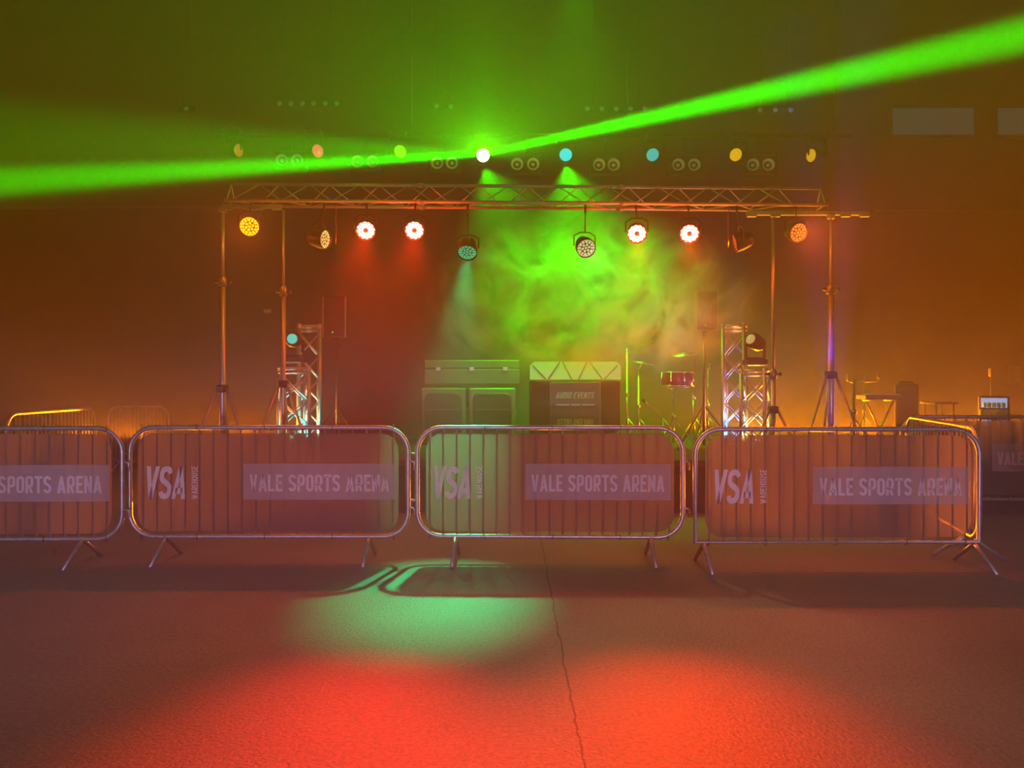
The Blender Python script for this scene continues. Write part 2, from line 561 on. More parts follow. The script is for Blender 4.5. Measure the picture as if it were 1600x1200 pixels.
# roof-height windows in the back wall
glassm = emitter('dusk_glass', (0.03, 0.36, 0.30), 0.09)
glassm.node_tree.nodes['Principled BSDF'].inputs['Base Color'].default_value = (.01, .02, .02, 1)
for k, (a, b) in enumerate(((1392, 1520), (1556, 1660))):
    p, q = at(a, 212, Y1), at(b, 170, Y1)
    wroot = bpy.data.objects.new('window_%d' % (k + 1), None)
    COL.objects.link(wroot)
    tag(wroot, kind='structure')
    wroot.location = ((p.x + q.x) / 2, Y1 - .03, (p.z + q.z) / 2)
    ww, hh = q.x - p.x, q.z - p.z
    MB().box((0, 0.01, 0), (ww, .02, hh)).build('window_pane', glassm, wroot)
    fr = MB()
    for s in (-1, 1):
        fr.box((s * (ww / 2 + .03), 0, 0), (.06, .05, hh + .12))
        fr.box((0, 0, s * (hh / 2 + .03)), (ww, .05, .06))
    fr.build('window_frame', M['wall'], wroot)

# ------------------------------------------------------------------ the stage
ST = 0.60
st = thing('stage', (0.9, 8.25, 0), 'low dark portable stage behind the banner barriers, carrying drums and totems', 'stage')
MB().box((0, 2.1, ST - .04), (10.2, 4.2, .08), bevel=.01).build('deck', M['deck'], st)
sk = MB()
n = 120
vs, fs = [], []
for i in range(n + 1):
    x = -5.05 + 10.1 * i / n
    y = .04 + .018 * math.sin(i * 1.9)
    vs += [(x, y, .005), (x, y, ST - .08)]
for i in range(n):
    fs.append((2 * i, 2 * i + 2, 2 * i + 3, 2 * i + 1))
sk.add(vs, fs, True)
sk.build('skirt', M['skirt'], st)
for sx in (-5, -1.7, 1.7, 5):
    for yy in (.25, 4.0):
        MB().tube([(sx, yy, 0), (sx, yy, ST - .08)], .025).build('leg', M['dull'], st)


# ------------------------------------------------------------------ crowd barriers
PANEL_LO, PANEL_HI = 0.207, 1.095


def barrier(loc, rz, label, length=2.27, banner=True, square=False, hooks=True, nbars=19, feet=(0.13, 0.86)):
    """Pedestrian barrier: left end of the panel at loc, running along its own +x."""
    t = thing('crowd_barrier', loc, label, 'barrier', 'steel crowd barriers', rz)
    Lh, r = length, .019
    rc = .20
    lo, hi = PANEL_LO, PANEL_HI
    pts = []
    def corner(cx, cz, a0, rad):
        if rad < .03:
            return [(cx + rad * math.cos(R(a0 + 45)) * 1.2, 0, cz + rad * math.sin(R(a0 + 45)) * 1.2)]
        return [(cx + rad * math.cos(R(a0 + a)), 0, cz + rad * math.sin(R(a0 + a))) for a in range(0, 91, 10)]
    rb = .02 if square else rc
    pts += corner(Lh - rc, hi - rc, 0, rc) + corner(rc, hi - rc, 90, rc) + corner(rb, lo + rb, 180, rb) + corner(Lh - rb, lo + rb, 270, rb)
    MB().tube(pts, r, 12, closed=True).build('frame', M['galv'], t)
    for i in range(nbars):
        x = Lh * (i + 1) / (nbars + 1)
        e = 0.0
        for xx, on in ((x, True), (Lh - x, True)):
            if xx < rc:
                e = max(e, rc - math.sqrt(max(0, rc * rc - (rc - xx) ** 2)))
        eb = 0.0 if square else e
        MB().tube([(x, 0.0, lo + eb), (x, 0.0, hi - e)], .0065, 8).build('upright_bar', M['galv'], t)
    for fxp in feet:
        x = Lh * fxp
        m = MB()
        m.tube([(x, -.01, lo - .01), (x, -.05, lo - .04), (x, -.27, .014)], .017, 10)
        m.tube([(x, .01, lo - .01), (x, .05, lo - .04), (x, .27, .014)], .017, 10)
        m.build('foot', M['galv'], t)
    if hooks:
        for z in (.44, .82):
            MB().tube([(Lh, 0, z), (Lh + .035, 0, z), (Lh + .05, 0, z - .01), (Lh + .05, 0, z - .07)], .009, 8).build('coupling_hook', M['galv'], t)
            mm = MB()
            mm.tube([(-.03 + .022 * math.cos(a), .022 * math.sin(a), z + .06) for a in [2 * math.pi * k / 14 for k in range(14)]], .007, 6, closed=True)
            mm.build('coupling_eye', M['galv'], t)
    if banner:
        s = (Lh - .2) / 2.07
        nb = MB()
        bx0, bx1, bz0, bz1, cr = .075, Lh - .075, lo + .045, hi - .045, .14
        out = []
        for (cx, cz, a0) in ((bx1 - cr, bz1 - cr, 0), (bx0 + cr, bz1 - cr, 90), (bx0 + cr, bz0 + cr, 180), (bx1 - cr, bz0 + cr, 270)):
            out += [(cx + cr * math.cos(R(a0 + a)), cz + cr * math.sin(R(a0 + a))) for a in range(0, 91, 15)]
        nb.add([(x, -.022, z) for x, z in out], [tuple(range(len(out)))])
        bn = nb.build('banner', M['banner'], t)
        lg = MB()
        lettering(lg, 'VSA', .125 * s, .515, .267, -.0245, width=.335 * s, shear=.14, gap=.03, bold=1.22, stretch=1.32)
        lettering(lg, 'WAREHOUSE', .565 * s, .515, .052 * s, -.0245, width=.267, gap=.07, turn=True, bold=.85)
        lg.build('logo', M['logoprint'], bn)
        MB().add([(.934 * s, -.0245, .51), (2.177 * s, -.0245, .51), (2.177 * s, -.0245, .803), (.934 * s, -.0245, .803)], [(0, 1, 2, 3)]).build('name_panel', M['panelprint'], bn)
        lt = MB()
        lettering(lt, 'VALE SPORTS ARENA', .985 * s, .578, .137, -.027, width=1.135 * s, gap=.07)
        lt.build('lettering', M['textprint'], bn)
        for x in (.1, .55, 1.1, 1.65, Lh - .12):
            for z in (lo, hi):
                q = MB()
                dz = .035 if z < .5 else -.035
                q.tube([(x, -.022, z - .022), (x + .006, -.024, z), (x, -.022, z + .022), (x, .0, z + .024), (x, .02, z), (x, 0, z - .024)], .0025, 6, closed=True)
                q.build('cable_tie', M['plastic'], t)
    return t


D1 = 6.03
barrier((-5.40, 5.90, 0), R(1.0), 'crowd barrier cut off at the photo side, banner reading only SPORTS ARENA')
barrier((-3.117, D1, 0), 0.0, 'crowd barrier in front of the teal-lit truss totems, green glow on its name panel')
barrier((-0.775, 6.05, 0), R(-1.5), 'crowd barrier below the framed phone number sign, its VSA logo lit green', length=2.16, feet=(.145, .88))
barrier((1.435, 5.80, 0), 0.0, 'crowd barrier with squared lower corners in front of the blue truss totem', length=2.23, square=True, hooks=False, feet=(.03, .985))
# plain and bannered ones behind the front row
barrier((-5.85, 8.55, 0), math.atan2(2.3, -.25), 'plain crowd barrier without banner, slanting away behind the front row', banner=False, nbars=22)
barrier((-6.55, 12.0, 0), R(-12), 'plain rounded crowd barrier standing farthest back by the dark wall', length=1.12, banner=False, nbars=15, feet=(.2, .8), hooks=False)
barrier((3.70, 5.85, 0), math.atan2(2.1, .55), 'crowd barrier seen edge-on, running back from the squared front barrier', length=2.17, hooks=False)
barrier((4.24, 8.05, 0), R(-4), 'crowd barrier half out of frame below the lit drinks cooler', hooks=False)


# ------------------------------------------------------------------ front truss
zl, zr = at(351, 313, TR).z, at(1293, 320, TR).z
xl, xr = at(351, 313, TR).x, at(1293, 320, TR).x
truss = thing('lighting_truss', (0, TR, 0), 'long aluminium triangular truss holding the row of par cans', 'truss')
tw, th = .24, .20
def tz(x): return zl + (zr - zl) * (x - xl) / (xr - xl)
def fp(x): return Vector((x, 0, tz(x)))
def bp_(x): return Vector((x, tw, tz(x)))
def tp(x): return Vector((x, tw / 2, tz(x) + th))
for fn, e in ((fp, 0), (bp_, 0), (tp, .04)):
    MB().tube([fn(xl + e), fn(xr - e)], .0175, 12).build('chord', M['alu'], truss)
brs = [MB(), MB(), MB()]
pitch = .52
nseg = int((xr - xl - .1) / pitch)
p0 = xl + .06
for i in range(nseg):
    a = p0 + i * pitch
    h = pitch / 2
    for fn, o, br in ((fp, 0.0, brs[0]), (bp_, h * .8, brs[1])):
        s0 = a + o
        if s0 + pitch > xr: continue
        br.tube([fn(s0), tp(s0 + h)], .0065, 6)
        br.tube([tp(s0 + h), fn(s0 + pitch)], .0065, 6)
    brs[2].tube([fp(a), bp_(a + h)], .0065, 6); brs[2].tube([bp_(a + h), fp(a + pitch)], .0065, 6)
for e in (xl + .02, xr - .02):
    brs[0].tube([fp(e), tp(e)], .0065, 6); brs[1].tube([bp_(e), tp(e)], .0065, 6); brs[2].tube([fp(e), bp_(e)], .0065, 6)
for br in brs:
    br.build('bracing', M['alu'], truss)
for x in (xl + 2.0, xl + 4.1):
    for fn in (fp, bp_, tp):
        MB().tube([fn(x - .05), fn(x - .02), fn(x - .02), fn(x + .02), fn(x + .02), fn(x + .05)], [.019, .019, .026, .026, .019, .019], 12).build('coupler', M['alu'], truss)


# ------------------------------------------------------------------ lifting stands
def lifting_stand(px, d, top, join, hub, label, r=(.019, .030), tbar=None, box=False):
    x = (px - 800) / F * d
    t = thing('lifting_stand', (x, d, 0), label, 'stand', 'lifting stands')
    MB().tube([(0, 0, join - .05), (0, 0, top)], r[0], 12).build('upper_pole', M['alu'], t)
    MB().tube([(0, 0, .10), (0, 0, join)], r[1], 14).build('lower_pole', M['alu'], t)
    c = MB().lathe([(r[1], -.05), (r[1] + .014, -.045), (r[1] + .014, .03), (r[0] + .005, .05), (r[0], .06)], (0, 0, join))
    col = c.build('collar', M['dull'], t)
    k = MB().tube([(r[1], 0, join), (r[1] + .05, 0, join)], .007, 8)
    k.lathe([(0.001, 0), (.022, .004), (.022, .02), (.001, .026)], (r[1] + .04, 0, join), (1, 0, 0), 12)
    k.box((-r[1] - .03, 0, join), (.05, .03, .03), bevel=.004)
    k.build('clamp_knob', M['plastic'], col)
    hb = MB().lathe([(r[1] + .001, -.04), (r[1] + .03, -.035), (r[1] + .03, .035), (r[1] + .001, .04)], (0, 0, hub))
    hubo = hb.build('hub', M['plastic'], t)
    for a in (R(205), R(335), R(90)):
        u = Vector((math.cos(a), math.sin(a) * .62, 0))
        lg = MB().tube([u * (r[1] + .02) + Vector((0, 0, hub)), u * .62 + Vector((0, 0, .02))], .014, 8)
        lg.tube([Vector((0, 0, .22)), u * .36 + Vector((0, 0, hub * .44))], .009, 6)
        leg = lg.build('leg', M['alu'], t)
        MB().lathe([(.001, 0), (.024, 0), (.024, .03), (.014, .045)], u * .62).build('rubber_foot', M['plastic'], leg)
    if box:
        b = MB().box((.0, -.06, 1.40), (.06, .07, .055), bevel=.006)
        b.tube([(.03, -.06, 1.40), (.08, -.06, 1.40), (.08, -.06, 1.34)], .006, 6)
        b.build('winch', M['grey'], t)
    if tbar:
        tb = MB().box(((tbar[0] + tbar[1]) / 2, 0, top + .015), (tbar[1] - tbar[0], .045, .04), bevel=.004)
        tb.box((0, 0, top - .02), (.07, .07, .05), bevel=.006)
        for xx in (tbar[0] + .05, tbar[0] + .3, tbar[1] - .25, tbar[1] - .05):
            tb.box((xx, -.01, top - .015), (.10, .05, .02), bevel=.004)
        tb.build('crossbar', M['dull'], t)
    return t


DS = TR + .12
zt = lambda py, d=DS: at(0, py, d).z
lifting_stand(348, DS, zl - .05, zt(440), zt(607), 'lifting stand holding the truss end by the orange par can, pale lilac pole', tbar=(.0, .62), box=True)
lifting_stand(1298, DS, zr - .075, zt(452), zt(586), 'lifting stand with deep blue light on its thick lower pole', r=(.014, .032), tbar=(-.88, .40))
lifting_stand(443, 7.83, zt(328, 7.83), zt(455, 7.83), zt(600, 7.83), 'slender dark lifting stand just beside the teal-lit short totem', r=(.014, .024))
lifting_stand(1208, 7.83, zt(333, 7.83), zt(585, 7.83), zt(640, 7.83), 'dark lifting stand just beside the yellow-lit short totem', r=(.018, .026))


# ------------------------------------------------------------------ par cans
def par_can(px, py, glow, strength, aim, label):
    p = at(px, py, TR)
    v = (Vector(aim) - p).normalized()
    p = p + v * 0.06
    side = 'hot' if strength > 5 else 'dim'
    hang = Vector((p.x, TR + .0, tz(max(xl, min(xr, p.x))) - .02))
    t = thing('par_can', p, label, 'stage light', 'par cans under the truss')
    R0 = .098
    MB().lathe([(.001, -.17), (.05, -.17), (.075, -.14), (R0, -.05), (R0 + .004, .02), (R0 + .004, .028), (R0 - .004, .028), (R0 - .006, .004), (.001, .004)], (0, 0, 0), v, 32).build('body', M['black'], t)
    q = v.to_track_quat('Z', 'Y')
    e = MB()
    rings = ((0, 0.0), (6, .034), (12, .064), (18, .086)) if strength < 5 else ((7, .042), (12, .072))
    for cnt, rad in rings:
        for k in range(max(1, cnt)):
            a = 2 * math.pi * k / max(1, cnt) + rad * 9
            c = q @ Vector((rad * math.cos(a), rad * math.sin(a), .008))
            e.disc(c, .0135 if strength < 5 else .0185, v, 12, .006)
    e.build('led_array', emitter('led_glow', glow, strength), t)
    sx = q @ Vector((1, 0, 0))
    sx = Vector((sx.x, sx.y, 0)).normalized() if abs(sx.z) < .95 else Vector((1, 0, 0))
    top = hang - p
    yb = -v * .05
    e1, e2 = sx * (R0 + .014) + yb, -sx * (R0 + .014) + yb
    up = Vector((0, 0, R0 + .05))
    hz_ = min(top.z, 0.16)
    y = MB().tube([e1, e1 + up * .7, sx * .05 + up + yb * .5, -sx * .05 + up + yb * .5, e2 + up * .7, e2], .007, 8)
    y.tube([up + yb * .5, top * .9], .007, 8)
    y.build('yoke', M['black'], t)
    MB().tube([top * .80, top + Vector((0, 0, .0))], .012, 8).build('clamp', M['black'], t)
    return t


PLAB = ['orange par can hung beside the end of the truss nearest the lilac stand',
        'pale yellow par can turned sideways, between the orange and the red ones',
        'blazing red par can, outer of the pair beside the pale yellow sideways one',
        'blazing red par can next to the tilted teal one',
        'teal par can tilted steeply down under the truss middle',
        'pale yellow-green par can tilted toward the floor, nearly round face',
        'blazing red par can next to the pale yellow-green one',
        'blazing red par can next to the thin red sideways one',
        'dim red par can turned so far sideways its face is a sliver',
        'dim red-orange par can hung near the crossbar of the blue-lit stand']
for (px, py, gc, gs, aim, sp), lab in zip(PARS, PLAB):
    par_can(px, py, gc, gs, aim, lab)

# hanging power leads that catch the orange light
for px, y0, y1, lab in ((525, 314, 382, 'thin cable hanging from the truss beside a blazing red par can'), (1138, 319, 388, 'thin cable hanging from the truss beside the sideways red par can')):
    a = at(px, y0, TR)
    mb = MB().tube([a + Vector((.004 * math.sin(i * 1.3), 0, -(y1 - y0) / F * TR * i / 8)) for i in range(9)], .004, 6)
    tag(mb.build('hanging_cable', M['cable']), lab, 'cable', 'cables hanging from the truss')

# ------------------------------------------------------------------ rear lighting bar with moving heads and blinders
bar = thing('lighting_bar', (0, BK + .1, 0), 'black flown bar carrying the moving heads and blinders', 'lighting bar')
zb = at(0, 208, BK).z
MB().tube([(-4.1, 0, zb), (4.4, 0, zb)], .024, 10).build('pipe', M['black'], bar)
for x in (-3.9, -1.3, 1.5, 4.2):
    MB().tube([(x, 0, zb), (x, 0, ZC)], .004, 6).build('hanging_wire', M['black'], bar)


def moving_head(loc, facing, color, strength, label, hung=True, lens=.083, group='moving heads on the rear bar'):
    s = 1 if hung else -1
    t = thing('moving_head', loc, label, 'stage light', group)
    f = Vector(facing).normalized()
    MB().box((0, 0, s * .235), (.24, .20, .07), bevel=.012).build('base', M['black'], t)
    yk = MB().box((0, 0, s * .19), (.23, .07, .025), bevel=.006)
    for k in (-1, 1):
        yk.box((k * .108, 0, s * .10), (.02, .06, .20), bevel=.006)
    yk.build('yoke', M['black'], t)
    MB().lathe([(.001, -.13), (.06, -.13), (.085, -.08), (.092, .05), (lens + .012, .10), (lens + .003, .104), (lens, .094), (.001, .094)], (0, 0, 0), f, 28).build('head', M['black'], t)
    l = MB().lathe([(.001, .112), (lens * .6, .108), (lens * .97, .099)], (0, 0, 0), f, 28)
    l.build('lens', emitter('lens_glow', color, strength), t)
    if hung:
        MB().tube([(0, .06, .27), (0, .08, .31)], .014, 8).build('clamp', M['black'], t)
    return t


MH = [
    (372, 235, (.42, .12, .02), .9, (.92, -.35, -.1), 'dull orange moving head at the bar end nearest the lilac stand'),
    (496, 236, (.9, .03, .10), 1.0, (.72, -.68, -.1), 'crimson moving head on the rear bar'),
    (625, 237, (.30, .85, .01), .9, (.45, -.9, -.1), 'lime green moving head beside the blinding green one'),
    (755, 243, (.55, 1.0, .35), 30.0, (.02, -1, -.12), 'blinding green moving head throwing the two long beams'),
    (884, 242, (.005, .85, .85), 1.0, (-.06, -1, -.1), 'bright cyan moving head with full round lens'),
    (1020, 242, (.01, .55, .50), .9, (-.45, -.9, -.1), 'teal moving head, lens a little turned away'),
    (1150, 242, (.85, .47, .01), .9, (-.62, -.78, -.1), 'amber moving head with broad oval lens'),
    (1268, 243, (.75, .40, .01), .9, (-.90, -.36, -.1), 'amber moving head at the bar end, lens almost edge-on'),
]
for px, py, c, s, f, lab in MH:
    moving_head(at(px, py, BK) - Vector(f).normalized() * .09, f, c, s, lab)

BL = [(440, 464, 250), (558, 582, 252), (683, 706, 254), (808, 833, 256), (936, 959, 257), (1060, 1085, 257), (1177, 1201, 257)]
BLAB = ['unlit twin blinder between the dull orange and the crimson moving heads', 'unlit twin blinder between the crimson and the lime moving heads',
        'unlit twin blinder just beside the blinding head, crossed by its beam', 'unlit twin blinder between the blinding green and the cyan heads',
        'unlit twin blinder between the cyan and the teal moving heads', 'unlit twin blinder between the teal and the broad amber heads',
        'unlit twin blinder between the two amber moving heads']
lensm = principled('lamp_glass', (0.72, 0.78, 0.80), 0.45, 0.0, 0.10, 60)
for (a, b, py), lab in zip(BL, BLAB):
    pa, pb = at(a, py, BK), at(b, py, BK)
    c = (pa + pb) / 2
    hw = (pb.x - pa.x) / 2
    t = thing('twin_blinder', c, lab, 'stage light', 'twin blinders on the rear bar')
    MB().box((0, .09, 0), (hw * 4 + .03, .12, .235), bevel=.012).build('housing', M['black'], t)
    for s in (-1, 1):
        lamp = MB().lathe([(.094, .03), (.094, .0), (.086, -.004), (.080, .004)], (s * hw, 0, 0), (0, 1, 0), 28).build('lamp', M['black'], t)
        MB().lathe([(.080, .0), (.070, .012), (.045, .03), (.024, .034), (.022, .012), (.001, .006)], (s * hw, .004, 0), (0, 1, 0), 28).build('reflector', lensm, lamp)
    y = MB().tube([(-hw * 2 - .03, .09, 0), (-hw * 2 - .03, .09, .17), (hw * 2 + .03, .09, .17), (hw * 2 + .03, .09, 0)], .008, 6)
    y.tube([(0, .09, .17), (0, .1, zb - c.z)], .012, 8)
    y.build('yoke', M['black'], t)

# unlit cell battens hanging higher up near the back wall
for (x0, x1, py, nc, lab) in ((436, 526, 160, 6, 'long unlit six-cell batten high above the crimson moving head'), (682, 704, 164, 2, 'short unlit two-cell batten up beside the blinding green head'),
                              (918, 1008, 168, 5, 'long unlit five-cell batten high above the cyan moving head'), (1188, 1236, 170, 3, 'unlit three-cell batten high above the amber moving heads'), (284, 297, 168, 1, 'single unlit lamp hanging alone high toward the far wall')):
    dd = 11.5
    a, b = at(x0, py, dd), at(x1, py, dd)
    t = thing('lamp_batten', (a + b) / 2, lab, 'stage light', 'unlit battens under the roof')
    Lx = b.x - a.x
    MB().box((0, .05, 0), (Lx + .16, .08, .11), bevel=.012).build('housing', M['black'], t)
    for k in range(nc):
        x = 0 if nc == 1 else -Lx / 2 + Lx * k / (nc - 1)
        MB().lathe([(.042, .01), (.034, .0), (.02, -.006), (.001, -.008)], (x, 0, -.01), (0, 1, -.2), 16).build('cell', lensm, t)
    for s in (-1, 1):
        MB().tube([(s * Lx * .4, .05, .05), (s * Lx * .4, .05, ZC - a.z)], .004, 6).build('hanging_wire', M['black'], t)


# ------------------------------------------------------------------ truss totems
def totem(px, d, h, rz, label, s=.235, head=False):
    t = thing('truss_totem', ((px - 800) / F * d, d, ST), label, 'truss', 'truss totems on the stage', rz)
    c = [(-s / 2, -s / 2), (s / 2, -s / 2), (s / 2, s / 2), (-s / 2, s / 2)]
    MB().box((0, 0, .006), (s + .1, s + .1, .012), bevel=.003).build('base_plate', M['dull'], t)
    for (x, y) in c:
        MB().tube([(x, y, .012), (x, y, h)], .022, 12).build('chord', M['alu'], t)
    b = MB()
    nz = max(2, round((h - .16) / .27))
    z0, z1 = .08, h - .08
    for i in range(4):
        (ax, ay), (bx, by) = c[i], c[(i + 1) % 4]
        for k in range(nz):
            za, zb_ = z0 + (z1 - z0) * k / nz, z0 + (z1 - z0) * (k + 1) / nz
            b.tube([(ax, ay, za), (bx, by, zb_)], .009, 6)
            if k % 2 == i % 2 or True:
                b.tube([(bx, by, za), (ax, ay, zb_)], .009, 6)
        for z in (.05, h - .05):
            b.tube([(ax, ay, z), (bx, by, z)], .011, 8)
    b.build('bracing', M['alu'], t)
    tp_ = MB()
    for i in range(4):
        (ax, ay), (bx, by) = c[i], c[(i + 1) % 4]
        tp_.tube([(ax, ay, h), (bx, by, h)], .016, 8)
        tp_.lathe([(.001, .03), (.02, .026), (.026, .0), (.022, -.03)], (ax, ay, h), (0, 0, 1), 12)
    tp_.build('top_frame', M['alu'], t)
    return t


totem(459, 8.60, 1.03, R(24), 'short truss totem lit teal, in front of its taller twin', s=.30)
totem(483, 9.02, 1.55, R(18), 'tall truss totem with pale green top bars, behind the short teal one', s=.24)
totem(1148, 8.95, 1.55, R(-24), 'tall truss totem lit bright blue', s=.24)
totem(1180, 8.52, 1.00, R(-30), 'short truss totem lit pale yellow, beside the tall blue one', s=.26)
for x, y, c, lab in ((-2.540, 8.60, (.1, 1, .8), 'small round uplighter inside the short teal totem'), (-2.475, 9.02, (.6, 1, .5), 'small round uplighter inside the tall pale green totem'),
                     (2.696, 8.95, (.05, .25, 1), 'small round uplighter inside the tall blue totem'), (2.803, 8.52, (1, .85, .35), 'small round uplighter inside the short yellow totem')):
    t = thing('uplighter', (x, y, ST + .012), lab, 'stage light', 'uplighters inside the totems')
    MB().lathe([(.001, 0), (.06, 0), (.065, .01), (.07, .09), (.06, .095), (.055, .085), (.001, .085)], (0, 0, 0), (0, 0, 1), 20).build('housing', M['black'], t)
    MB().disc((0, 0, .087), .05, (0, 0, 1), 18, .006).build('lens', emitter('uplight_glow', c, 1.5), t)
moving_head((-2.54, 8.60, ST + 1.03 + .335), (.12, -1, .05), (.02, .75, .6), .9, 'small moving head standing on the short teal totem', hung=False, lens=.06, group='moving heads on the short totems')
moving_head((2.803, 8.52, ST + 1.00 + .335), (-.75, -.6, .3), (.7, .55, .2), .6, 'small moving head standing on the short yellow totem', hung=False, lens=.06, group='moving heads on the short totems')


# ------------------------------------------------------------------ loudspeakers on poles
def pole_speaker(px, py, d, label, slabel):
    c = at(px, py, d)
    t = thing('speaker_pole', (c.x, c.y, ST), slabel, 'stand', 'speaker poles on the stage')
    MB().tube([(0, 0, .05), (0, 0, c.z - .27 - ST)], .018, 10).build('pole', M['black'], t)
    for a in (90, 210, 330):
        u = Vector((math.cos(R(a)), math.sin(R(a)), 0))
        MB().tube([u * .02 + Vector((0, 0, .55)), u * .45 + Vector((0, 0, .012))], .011, 8).build('leg', M['black'], t)
    s = thing('loudspeaker', (c.x, c.y, c.z - .25), label, 'speaker', 'loudspeakers on poles')
    cab = MB()
    w0, w1, dp, hh = .30, .20, .30, .50
    cab.add([(-w0 / 2, -dp / 2, 0), (w0 / 2, -dp / 2, 0), (w1 / 2, dp / 2, 0), (-w1 / 2, dp / 2, 0), (-w0 / 2, -dp / 2, hh), (w0 / 2, -dp / 2, hh), (w1 / 2, dp / 2, hh), (-w1 / 2, dp / 2, hh)],
            [(3, 2, 1, 0), (4, 5, 6, 7), (0, 1, 5, 4), (1, 2, 6, 5), (2, 3, 7, 6), (3, 0, 4, 7)])
    cab.build('cabinet', M['plastic'], s)
    MB().box((0, -dp / 2 - .006, hh / 2), (w0 - .03, .012, hh - .03), bevel=.005).build('grille', M['grille'], s)
    MB().lathe([(.022, 0), (.03, .0), (.03, -.02), (.022, -.02)], (0, 0, 0), (0, 0, 1), 16).build('pole_cup', M['black'], s)
    for k in (-1, 1):
        MB().box((k * (w0 / 2 - .012), -dp / 2 - .008, hh / 2), (.018, .02, hh), bevel=.004).build('edge_highlight', M['dull'], s)  # steel strips standing in for highlights along the cabinet edges
    MB().box((-.02, -dp / 2 - .016, .06), (.012, .006, .012)).build('power_light', emitter('power_green', (.2, 1, .1), 2.0), s)
    return s


pole_speaker(527, 497, 9.3, 'black loudspeaker on a pole behind the tall pale green totem', 'black tripod speaker pole behind the tall pale green totem')
pole_speaker(1100, 487, 9.6, 'black loudspeaker on a pole behind the tall blue totem', 'black tripod speaker pole behind the tall blue totem')
# small grey junction box on the back wall
p = at(421, 487, Y1)
jb = thing('junction_box', (p.x, Y1 - .06, p.z), 'small pale junction box alone on the dark back wall', 'box')
MB().box((0, 0, 0), (.15, .10, .08), bevel=.01).build('case', M['grey'], jb)
MB().box((0, -.052, 0), (.13, .008, .06), bevel=.003).build('lid', M['white'], jb)

# ------------------------------------------------------------------ drum hardware
DD = 9.6


def tripod_stand(name, px, top_py, label, cat, d=DD, r=.010, mat='chrome', group=None, foot=.33):
    x = (px - 800) / F * d
    zt_ = at(0, top_py, d).z - ST
    t = thing(name, (x, d, ST), label, cat, group)
    MB().tube([(0, 0, .10), (0, 0, zt_ * .55), (0, 0, zt_ * .55), (0, 0, zt_)], [r * 1.35, r * 1.35, r, r], 10).build('pole', M[mat], t)
    MB().lathe([(r, -.03), (r * 2.1, -.025), (r * 2.1, .02), (r, .03)], (0, 0, zt_ * .55), (0, 0, 1), 12).build('collar', M[mat], t)
    for a in (95, 215, 335):
        u = Vector((math.cos(R(a)), math.sin(R(a)), 0))
        MB().tube([Vector((0, 0, .42)), u * foot + Vector((0, 0, .012))], .007, 6).build('leg', M[mat], t)
    return t, zt_


G_MIC = 'microphone stands by the drums'
tripod_stand('microphone_stand', 980, 545, 'straight microphone stand beside the white zigzag panel, lilac at its top', 'microphone stand', group=G_MIC)
t, z = tripod_stand('microphone_stand', 1106, 577, 'faint microphone stand between the drum and the blue totem', 'microphone stand', d=9.9, r=.008, group=G_MIC)
MB().tube([(0, 0, z), (.03, -.02, z + .07)], [.010, .018], 10).build('microphone', M['plastic'], t)
t, z = tripod_stand('cymbal_stand', 998, 578, 'cymbal stand with a tilted cymbal, between microphone stand and drum', 'cymbal stand', group='cymbal stands')
cm = MB().lathe([(.001, .028), (.02, .024), (.03, .014), (.135, .0), (.135, -.003), (.03, .010), (.001, .02)], (.06, 0, z + .09), (.20, -.12, 1), 28)
MB().tube([(0, 0, z), (.06, 0, z + .12)], .007, 8).build('tilter', M['chrome'], t)
cm.build('cymbal', M['brass'], t)
t, z = tripod_stand('cymbal_stand', 1084, 556, 'cymbal stand with violet glints, rising behind the chrome-lugged drum', 'cymbal stand', d=9.75, r=.011, group='cymbal stands')
MB().tube([(0, 0, z), (-.09, 0, z + .03)], .007, 8).build('tilter', M['chrome'], t)
MB().lathe([(.001, .03), (.02, .026), (.03, .014), (.17, .0), (.17, -.003), (.03, .010), (.001, .02)], (-.13, 0, z + .02), (-.1, -.15, 1), 28).build('cymbal', M['brass'], t)
# drum on its own stand
t, z = tripod_stand('snare_drum', 1052, 605, 'chrome-lugged drum on a thin stand in front of the violet cymbal stand', 'drum', d=9.45)
rd, dh = .195, .17
zc = z + .02
MB().lathe([(rd, 0), (rd + .003, .005), (rd + .003, dh - .005), (rd, dh)], (.05, 0, zc), (0, 0, 1), 32).build('shell', M['wood'], t)
MB().disc((.05, 0, zc + dh + .004), rd, (0, 0, 1), 32).build('drum_skin', M['drumhead'], t)
for zz in (zc, zc + dh):
    MB().tube([(.05 + (rd + .008) * math.cos(2 * math.pi * k / 32), (rd + .008) * math.sin(2 * math.pi * k / 32), zz) for k in range(32)], .008, 6, closed=True).build('hoop', M['chrome'], t)
for k in range(8):
    a = 2 * math.pi * k / 8 + .2
    ux, uy = .05 + (rd + .014) * math.cos(a), (rd + .014) * math.sin(a)
    MB().tube([(ux, uy, zc), (ux, uy, zc + .05), (ux, uy, zc + .05), (ux, uy, zc + .12), (ux, uy, zc + .12), (ux, uy, zc + dh)], [.005, .005, .012, .012, .005, .005], 8).build('lug', M['chrome'], t)
bk = MB()
for a in (90, 210, 330):
    u = Vector((math.cos(R(a)), math.sin(R(a)), 0))
    bk.tube([Vector((0, 0, z - .03)), u * (rd - .02) + Vector((.05, 0, zc - .015))], .006, 6)
bk.build('basket', M['chrome'], t)
# slanting boom
tb, z = tripod_stand('boom_stand', 1036, 655, 'low boom stand whose arm slants down toward the drum', 'microphone stand', d=9.2, r=.009, mat='dull')
MB().tube([(0, 0, z - .01), (-.21, 0, z + .20)], .007, 8).build('boom_arm', M['dull'], tb)
MB().tube([(-.21, 0, z + .20), (-.26, -.02, z + .25)], [.012, .018], 10).build('microphone', M['plastic'], tb)

